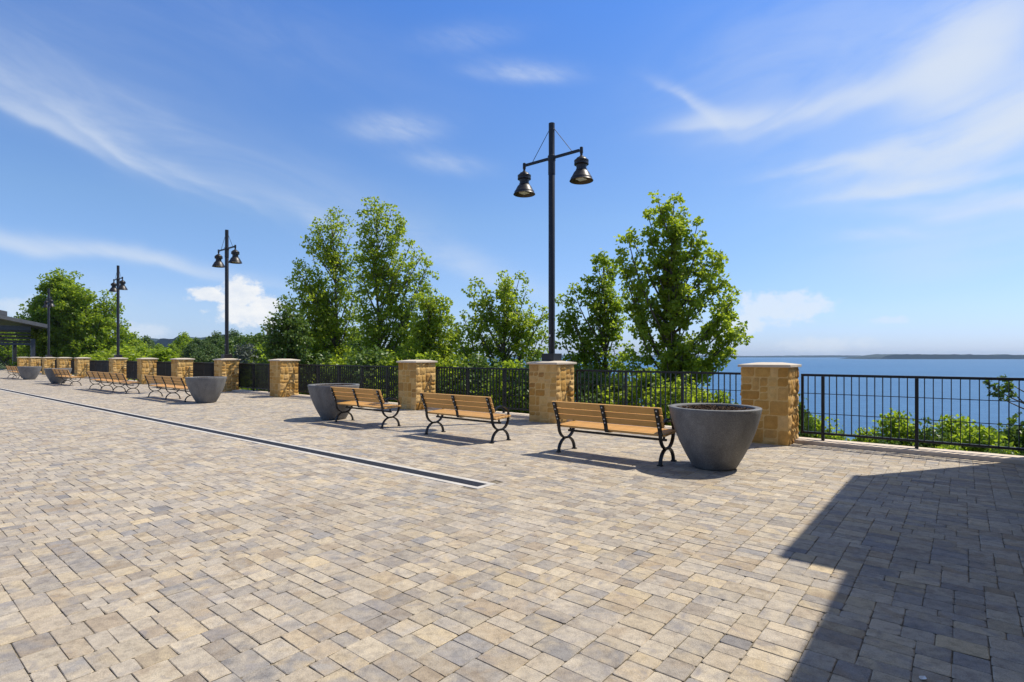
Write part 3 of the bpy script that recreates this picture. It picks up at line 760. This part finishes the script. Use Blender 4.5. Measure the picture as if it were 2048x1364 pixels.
def tree(name, label, cat, base_px, Y, tips, mat, leaf=.13, crad=20, per=34, extra=40, seed=1, group='trees beyond the fence', fmax=1.0, depth=.8, tr=.11, along=.62, rise=1.0):
    """tips: silhouette points of the crown as seen (px); each becomes a limb ending in leaf clusters, with more limbs towards and away from the viewer"""
    r = np.random.default_rng(seed); k = Y / F; per = int(per * 1.0); extra = int(extra * 1.25); crad = crad * .78; leaf = leaf * .86; depth = depth * .7
    bx = at(base_px, HY, Y); gz = ground_z(bx.x, bx.y); base = Vector((bx.x, bx.y, gz))
    root = empty(name, base); tag(root, label, cat, group)
    tp = [(at(t[0], t[1], Y) - base) for t in tips]; st = [(at(t[0], t[2], Y) - base).z if len(t) > 2 else None for t in tips]
    topz = max(p.z for p in tp); top = [p for p in tp if p.z == topz][0]
    top = Vector((top.x * .75, 0, topz * .93))
    wid = np.mean([abs(p.x) for p in tp]) + .2
    limbs = []
    for p in tp:
        q = p.copy(); q.y = r.uniform(-1, 1) * wid * depth * .7; limbs.append(q)
    st += [None] * 999
    zs = sorted(p.z for p in tp); zmin = zs[0]
    for _ in range(extra):
        a = tp[r.integers(len(tp))]; f = r.uniform(.1, 1.0) * fmax; z = a.z - r.uniform(0, .35) * (topz - zmin)
        z = max(z, zmin - .5); ws = wid * depth * (1.0 - .55 * (z - zmin) / max(.1, topz - zmin))
        ax = top.x * max(0, z / topz); limbs.append(Vector((ax + (a.x - ax) * f, r.choice([-1, 1]) * r.uniform(.25, 1.1) * ws, z)))
    mb = MB(); tn = 10
    def trunk_at(z):
        t = min(1, max(0, z / (topz * .93))); return Vector((top.x * t ** 1.3, .0, z))
    tpts = [trunk_at(topz * .93 * i / tn) + Vector((math.sin(i * 1.7 + seed) * .05, math.cos(i * 1.3 + seed) * .05, 0)) * (0 if i == 0 else 1) for i in range(tn + 1)]
    mb.tube(tpts, [tr * (1 - .85 * i / tn) + .008 for i in range(tn + 1)], 8)
    cs = []; cw = []
    for q, z_st in zip(limbs, st):
        hd = math.hypot(q.x - trunk_at(q.z).x, q.y); zs_ = max(gz * 0 + .25 * topz * 0 + .3, q.z - rise * hd * r.uniform(1.1, 2.2) - r.uniform(.25, .9)); zs_ = z_st if z_st is not None else zs_; s = trunk_at(zs_)
        ln = (q - s).length
        mid = s + (q - s) * .5 + Vector(((q.x - s.x) * .14 + r.normal() * .07, (q.y - s.y) * .14 + r.normal() * .07, -.09 * ln * r.uniform(.2, 1))); pts = bez(s, mid, q, 6)
        r0 = min(tr * .42, .010 + .009 * ln); mb.tube(pts, [r0 * (1 - .8 * i / 6) + .004 for i in range(7)], 5)
        nc = max(2, int(ln / (crad * k * .95) * along) + 1)
        for j in range(nc):
            t = 1 - (j / max(1, nc)) * along * r.uniform(.85, 1.1)
            p = s * (1 - t) ** 2 + mid * 2 * t * (1 - t) + q * t ** 2
            o = Vector((r.normal(), r.normal(), r.normal() * .7)) * crad * k * (.2 if j == 0 else .8)
            cs.append(p + o); cw.append(r.uniform(.65, 1.2))
            if j and r.random() < .8: mb.tube([p, p + o * .9], [.008, .003], 4, cap=False)
    P = []; O = []
    for c, w in zip(cs, cw):
        n = max(6, int(per * w * r.uniform(.6, 1.3))); g = r.normal(size=(n, 3)); g /= np.linalg.norm(g, axis=1)[:, None]
        rad = crad * k * w * r.uniform(.25, 1.0, n)[:, None] ** .6; off = g * rad * np.array([1, 1, .8]); P.append(np.array(c) + off); O.append(g)
    P = np.concatenate(P); O = np.concatenate(O)
    crown_obj('crown', leaves(P, O, leaf, r), mat, root); mb.build('trunk', BARK, root, smooth=True)
    return root
tree('tall_tree', 'tallest sunlit airy tree right of the nearest lamp, branches reaching over the river', 'tree', 1345, 17,
     [(1310, 402), (1345, 398), (1372, 420), (1296, 425), (1388, 452), (1330, 430), (1360, 445), (1292, 470), (1262, 462), (1252, 482), (1402, 470), (1392, 490), (1330, 490), (1256, 540), (1246, 520), (1370, 510), (1300, 510),
      (1423, 500, 640), (1440, 530, 670), (1446, 558, 670), (1430, 515, 620), (1478, 578, 720), (1462, 598, 730), (1440, 618, 720), (1490, 650, 760), (1474, 632, 740), (1468, 668, 770), (1450, 690, 790), (1458, 706, 780), (1425, 740, 820), (1420, 650, 740), (1400, 690, 790),
      (1285, 560), (1258, 590), (1270, 640), (1290, 700), (1255, 700), (1295, 745), (1330, 745), (1385, 745), (1345, 560), (1315, 560), (1310, 620), (1335, 640), (1345, 690), (1300, 800), (1350, 820), (1400, 800)],
     L_TULIP, .135, 15, 40, 52, 3, depth=.75, fmax=.42)
tree('young_tree', 'thin gappy tree between the nearest lamp and the tallest airy tree', 'tree', 1212, 18.5,
     [(1206, 505), (1192, 516), (1216, 522), (1172, 560), (1147, 578), (1128, 602), (1122, 628), (1122, 665), (1150, 645), (1238, 522), (1240, 600), (1225, 590), (1192, 560), (1190, 610), (1230, 640), (1180, 655), (1222, 665),
      (1160, 695), (1210, 705), (1250, 695), (1132, 715), (1180, 735), (1240, 735), (1150, 780), (1200, 800), (1260, 790)], L_MAPLE, .13, 16, 40, 32, 5, depth=.7)
tree('leafy_tree', 'full three topped tree immediately left of the nearest lamp', 'tree', 1008, 22,
     [(955, 563), (940, 582), (925, 625), (912, 652), (972, 582), (1008, 550), (1016, 566), (1040, 550), (1052, 582), (1065, 612), (1088, 618), (1075, 642), (1093, 662), (985, 612), (1030, 622), (950, 642), (930, 692),
      (1000, 682), (1050, 682), (1088, 702), (960, 722), (1020, 722), (1070, 722), (960, 780), (1010, 790), (1060, 780), (1100, 760)], L_TULIP, .14, 16, 40, 50, 7)
tree('leafy_tree', 'mid height rounded tree between the big twin crowned tree and the three topped tree', 'tree', 868, 23,
     [(855, 592), (875, 594), (890, 608), (846, 612), (832, 632), (896, 642), (905, 668), (826, 662), (816, 692), (915, 692), (870, 642), (860, 692), (900, 716), (840, 722), (930, 726), (830, 770), (880, 780), (925, 770), (885, 602), (862, 606), (838, 660), (888, 668), (912, 655), (852, 740), (905, 745)],
     L_TULIP, .14, 17, 48, 44, 9)
tree('broad_tree', 'big broad tree, right hand crown of the largest pair, topmost in that pair', 'tree', 758, 27,
     [(735, 410), (750, 404), (765, 410), (727, 432), (785, 422), (803, 437), (805, 462), (725, 462), (820, 482), (830, 502), (843, 512), (856, 527), (850, 547), (848, 572), (835, 587), (820, 622), (760, 462), (780, 492),
      (800, 532), (740, 502), (790, 562), (770, 602), (810, 652), (750, 562), (800, 692), (830, 702), (740, 652), (780, 692), (720, 540), (725, 600), (750, 740), (800, 750), (735, 470), (715, 640), (712, 690), (825, 650), (845, 660), (765, 530), (790, 630)], L_TULIP, .16, 16, 34, 72, 11, depth=.62)
tree('broad_tree', 'big broad tree, left hand crown of the largest pair, slightly lower', 'tree', 684, 28,
     [(658, 420), (672, 420), (628, 437), (690, 442), (642, 462), (698, 467), (645, 492), (617, 476), (690, 492), (618, 500), (592, 522), (587, 542), (610, 532), (665, 532), (642, 562), (592, 572), (602, 602), (622, 632),
      (682, 572), (702, 542), (652, 622), (692, 632), (642, 682), (682, 692), (612, 692), (710, 600), (640, 740), (690, 745), (712, 500), (720, 560), (600, 650), (625, 700), (705, 660), (660, 580), (605, 560)], L_TULIP, .16, 16, 34, 66, 13, depth=.62)
tree('dark_tree', 'low dark spreading tree with a bare spike, left of the largest pair', 'tree', 588, 25,
     [(526, 652), (545, 636), (542, 658), (566, 632), (582, 624), (600, 630), (612, 652), (562, 682), (590, 690), (622, 682), (552, 702), (602, 716), (574, 598), (560, 750), (610, 750)], L_DARK, .15, 15, 40, 34, 17)
tree('big_tree', 'massive round crowned tree rising behind the pavilion at far left', 'tree', 140, 66,
     [(122, 550), (136, 552), (102, 558), (152, 565), (166, 578), (84, 574), (68, 594), (58, 622), (186, 595), (202, 588), (215, 594), (230, 610), (64, 642), (52, 640), (238, 645), (250, 666), (226, 652), (122, 602), (162, 622),
      (202, 642), (92, 642), (142, 672), (192, 692), (84, 692), (236, 692), (112, 712), (216, 716), (60, 690)], L_MAPLE, .34, 15, 66, 150, 19, tr=.3)

def blob_tree(name, h, w, mat, leaf, ncl, per, seed, crad):
    """prototype for trees farther off and for shrubs: origin on the ground, irregular crown of leaf clusters on limbs"""
    r = np.random.default_rng(seed); root = empty(name); mb = MB()
    mb.tube([(0, 0, -.3), (.03 * w, 0, h * .35), (-.02 * w, .02, h * .8)], [.035 * w + .02, .025 * w + .01, .008], 7)
    P, O = [], []
    for _ in range(ncl):
        a = r.uniform(0, 6.283); zf = r.uniform(.12, 1.0) ** .8; prof = math.sin(math.pi * min(1, .18 + .8 * zf)) ** .7
        prof *= 1 + .35 * math.sin(3 * a + seed) * .6; q = w / 2 * prof * math.sqrt(r.uniform(.15, 1)); c = np.array([q * math.cos(a), q * math.sin(a), h * zf * (1 - .12 * abs(math.sin(2 * a + seed)))])
        s = np.array([0, 0, max(.05 * h, c[2] - q * 1.2)])
        mb.tube([s, (s + c) / 2 + np.array([0, 0, -.04 * h]), c], [.006 * w + .006, .004 * w + .004, .003], 4, cap=False)
        n = int(per * r.uniform(.6, 1.3)); g = r.normal(size=(n, 3)); g /= np.linalg.norm(g, axis=1)[:, None]
        P.append(c + g * crad * r.uniform(.6, 1.2) * r.uniform(.2, 1, n)[:, None] ** .6); O.append(g)
    crown_obj('crown', leaves(np.concatenate(P), np.concatenate(O), leaf, r), mat, root); mb.build('trunk', BARK, root, smooth=True)
    return root
def set_tree(o, px, ytop, Y, h0, label, cat, group, sx=1.0, rz=None):
    p = at(px, ytop, Y); g = ground_z(p.x, p.y); s = max(.2, (p.z - g) / h0); o.location = (p.x, p.y, g); o.scale = (s * sx, s * sx, s)
    o.rotation_euler = (0, 0, random.uniform(0, 6.28) if rz is None else rz); tag(o, label, cat, group)
# far treeline, left of centre
fp = [blob_tree('far_tree', 14, 10, L_BLUE, .50, 120, 46, 31, 1.15), blob_tree('far_tree', 14, 8.5, L_DARK, .48, 110, 46, 32, 1.1), blob_tree('far_tree', 14, 11, L_MAPLE, .50, 120, 44, 33, 1.2)]
gp = blob_tree('pale_tree', 8, 7, L_GREY, .3, 80, 30, 37, .8)
FT = [(268, 668, 95, 2), (292, 672, 120, 0), (318, 690, 105, 2), (345, 690, 120, 2), (368, 668, 130, 2), (392, 676, 120, 0), (414, 680, 105, 0), (432, 664, 110, 0), (452, 678, 95, 1), (466, 660, 120, 0), (484, 668, 100, 1), (504, 668, 90, 1),
      (524, 664, 85, 1), (548, 670, 90, 1), (282, 694, 80, 2), (310, 704, 85, 2), (345, 706, 90, 2), (400, 702, 85, 0), (440, 700, 85, 0), (528, 690, 70, 2), (575, 660, 80, 1), (640, 650, 90, 1), (720, 660, 90, 0), (820, 680, 80, 1), (240, 680, 85, 2),
      (20, 640, 95, 2), (50, 632, 100, 1), (-20, 640, 95, 2)]
FTL = ['far tree at right foot of the massive left tree', 'far tree with rounded dark top just right of the massive left tree', 'low far tree before the distant hill, left part', 'low far tree before the distant hill, right part',
       'bushy far tree just right of the distant hill', 'far tree between two taller ones, right of the distant hill', 'lower far tree left of the tallest dark far tree', 'tallest dark far tree left of the second lamp pole', 'far tree right behind the second lamp pole, lower one',
       'slender far tree just right of the second lamp pole', 'rounded dark far tree behind the pale grey shrub', 'dark far tree between pale grey shrub and low dark spreading tree', 'tall dark far tree touching the low dark spreading tree', 'dark far tree half behind the low dark spreading tree',
       'nearer bright tree low beside the third lamp pole', 'nearer bright tree low above the fence left of the distant hill', 'nearer bright tree low above the fence below the distant hill', 'nearer dark tree low above the fence left of the second lamp', 'nearer tree low above the fence behind the second lamp pole',
       'small light green tree above the fence, right of the pale grey shrub', 'dark tree showing through behind the low dark spreading tree', 'dark tree showing low through the left crown of the largest pair', 'dark tree showing low between the largest pair of crowns', 'dark tree showing low behind the mid height rounded tree',
       'bright tree filling in behind the third lamp pole', 'bright tree behind the pavilion louvres', 'dark tree between pavilion roof and massive tree', 'bright tree at the left edge behind the pavilion']
used = set()
for (px, yt, Y, k), lab in zip(FT, FTL):
    o = fp[k] if k not in used else copy_tree(fp[k]); used.add(k)
    set_tree(o, px, yt, Y, 14, lab, 'tree', 'far trees behind the plaza')
set_tree(gp, 489, 690, 68, 8, 'pale grey leafless looking shrub low right of the second lamp pole', 'shrub', 'far trees behind the plaza')
# shrubs hard behind the fence
sp_ = [blob_tree('shrub', 3.2, 2.6, L_TULIP, .12, 120, 34, 41, .30), blob_tree('shrub', 3.2, 2.8, L_DARK, .125, 120, 34, 42, .32), blob_tree('shrub', 3.2, 2.4, L_MAPLE, .115, 120, 34, 43, .28)]
SH = [(1170, 735, 16.5, 1, 1), (1235, 752, 16, 0, 1), (1290, 745, 15, 2, 1), (1345, 760, 14.5, 0, 1), (1400, 772, 15, 0, 1), (1448, 790, 14.5, 2, .8), (1080, 722, 18, 1, 1), (1020, 728, 18.5, 2, 1.1), (960, 715, 20, 1, 1.1), (905, 712, 20.5, 0, 1.1),
      (850, 712, 21.5, 2, 1.1), (800, 706, 22.5, 0, 1.2), (740, 700, 23.5, 1, 1.2), (685, 712, 24.5, 0, 1.2), (640, 705, 25.5, 1, 1.2), (590, 705, 27, 1, 1.2), (540, 712, 30, 2, 1.3), (320, 700, 46, 2, 1.6), (255, 690, 52, 0, 1.8), (210, 702, 56, 0, 1.8)]
SHL = ['dark shrub just right of the nearest lamp, behind the fence', 'bright shrub behind the nearest bench, left of centre', 'leafy shrub behind the nearest bench, at the foot of the thin gappy tree', 'bright yellow green shrub at the foot of the tallest airy tree', 'bright shrub behind the fence above the nearest planter',
       'small shrub at the right end of the fence panel above the nearest planter', 'dark shrub behind the pier of the nearest lamp', 'leafy shrub at the foot of the three topped tree, right side', 'dark shrub at the foot of the three topped tree, left side', 'bright shrub between mid height rounded tree and three topped tree',
       'leafy shrub at the foot of the mid height rounded tree', 'bright shrub behind the fence right of the largest pair of trees', 'dark shrub under the right crown of the largest pair', 'bright shrub under the left crown of the largest pair', 'dark shrub under the left edge of the largest pair',
       'dark shrub at the foot of the low dark spreading tree', 'leafy shrub behind the fence left of the low dark spreading tree', 'leafy shrub above the far fence left of the distant hill', 'bright shrub above the far fence beside the third lamp pole', 'bright shrub under the massive left tree']
used = set()
for (px, yt, Y, k, sx), lab in zip(SH, SHL):
    o = sp_[k] if k not in used else copy_tree(sp_[k]); used.add(k)
    set_tree(o, px, yt, Y, 3.2, lab, 'shrub', 'shrubs behind the fence', sx)
# canopy tops below the right hand fence
cp = [blob_tree('slope_tree', 7, 6.0, L_MAPLE, .21, 190, 46, 51, .62), blob_tree('slope_tree', 7, 5.2, L_DARK, .2, 170, 46, 52, .58)]
CT = [(1640, 838, 26, 0, .9), (1600, 800, 20, 1, .45), (1735, 862, 25, 0, .8), (1805, 828, 24, 0, .75), (1865, 850, 23, 1, .8), (1915, 838, 24, 0, .85), (1975, 858, 22, 0, .9), (2040, 838, 23, 1, .9), (1770, 885, 19, 1, .8), (1690, 884, 20, 0, .8), (1900, 892, 18, 0, .8), (2010, 895, 17, 1, .8), (2120, 850, 22, 0, 1), (1560, 850, 24, 1, .9)]
CTL = ['bright treetop below the fence just right of the nearest pier', 'narrow dark treetop against the right side of the nearest pier', 'low treetop in the dip of the canopy right of the nearest pier', 'tallest bright treetop seen through the right fence', 'treetop just right of the middle fence post at right',
       'bright treetop with a raised tip in the right fence panel', 'wide bright treetop in the right fence panel, lower', 'bright treetop at the right edge of the photo', 'low nearer foliage under the tallest treetop, at the bottom rail', 'low nearer foliage beside the first post of the right fence', 'low nearer foliage right of the middle fence post',
       'low nearer foliage at the bottom right corner of the fence', 'treetop just past the right edge of the photo', 'treetop hidden mostly behind the nearest pier']
used = set()
for (px, yt, Y, k, sx), lab in zip(CT, CTL):
    o = cp[k] if k not in used else copy_tree(cp[k]); used.add(k)
    set_tree(o, px, yt, Y, 7, lab, 'tree', 'treetops below the right fence', sx)
tree('leaning_tree', 'tree past the right edge sending one leafy branch over the water', 'tree', 2260, 15, [(1992, 768), (2012, 766), (2032, 758), (2016, 788), (2075, 775), (2200, 780)], L_DARK, .11, 7, 18, 0, 61, 'treetops below the right fence', tr=.07, along=.2, rise=.12)

# ------------------------------------------------------------------ small litter
def litter():
    for px, py, sz, m, nm, lab, cat in ((1012, 931, .05, BARK, 'dry_leaf', 'small dark dry leaf lying on the sunny paving', 'leaf'), (1846, 1359, .05, STICKER, 'paper_scrap', 'small pale scrap of paper in the big shadow', 'scrap')):
        Y = F * EYE / (py - HY); p = at(px, py, Y); mb = MB(); n = 7
        vs = []
        for i in range(n + 1):
            t = i / n; w = .32 * math.sin(math.pi * min(1, t + .06)) ** .8
            for q in (-1, 0, 1): vs.append((sz * (t - .5), sz * w * q, .006 + sz * (.25 * abs(q) * w + .3 * (t - .5) ** 2)))
        fs = [(i * 3 + j, i * 3 + j + 1, i * 3 + j + 4, i * 3 + j + 3) for i in range(n) for j in (0, 1)]
        mb.add(vs, fs); o = mb.build(nm, m, None); o.location = (p.x, p.y, 0); o.rotation_euler = (0, 0, .6); tag(o, lab, cat)
        so_ = o.modifiers.new('thick', 'SOLIDIFY'); so_.thickness = .0012
litter()

# ------------------------------------------------------------------ air
def haze():
    mb = MB(); mb.box((0, 0, (WZ - 1 + 52) / 2), (16600, 16600, 52 - WZ + 1)); m = bpy.data.materials.new('river_haze'); m.use_nodes = True; t = m.node_tree; t.nodes.clear()
    out = t.nodes.new('ShaderNodeOutputMaterial'); v = t.nodes.new('ShaderNodeVolumePrincipled'); v.inputs['Color'].default_value = (.60, .80, 1, 1); v.inputs['Density'].default_value = 7e-5
    v.inputs['Anisotropy'].default_value = .0
    t.links.new(v.outputs[0], out.inputs['Volume']); o = mb.build('haze', m); tag(o, kind='stuff')
haze()
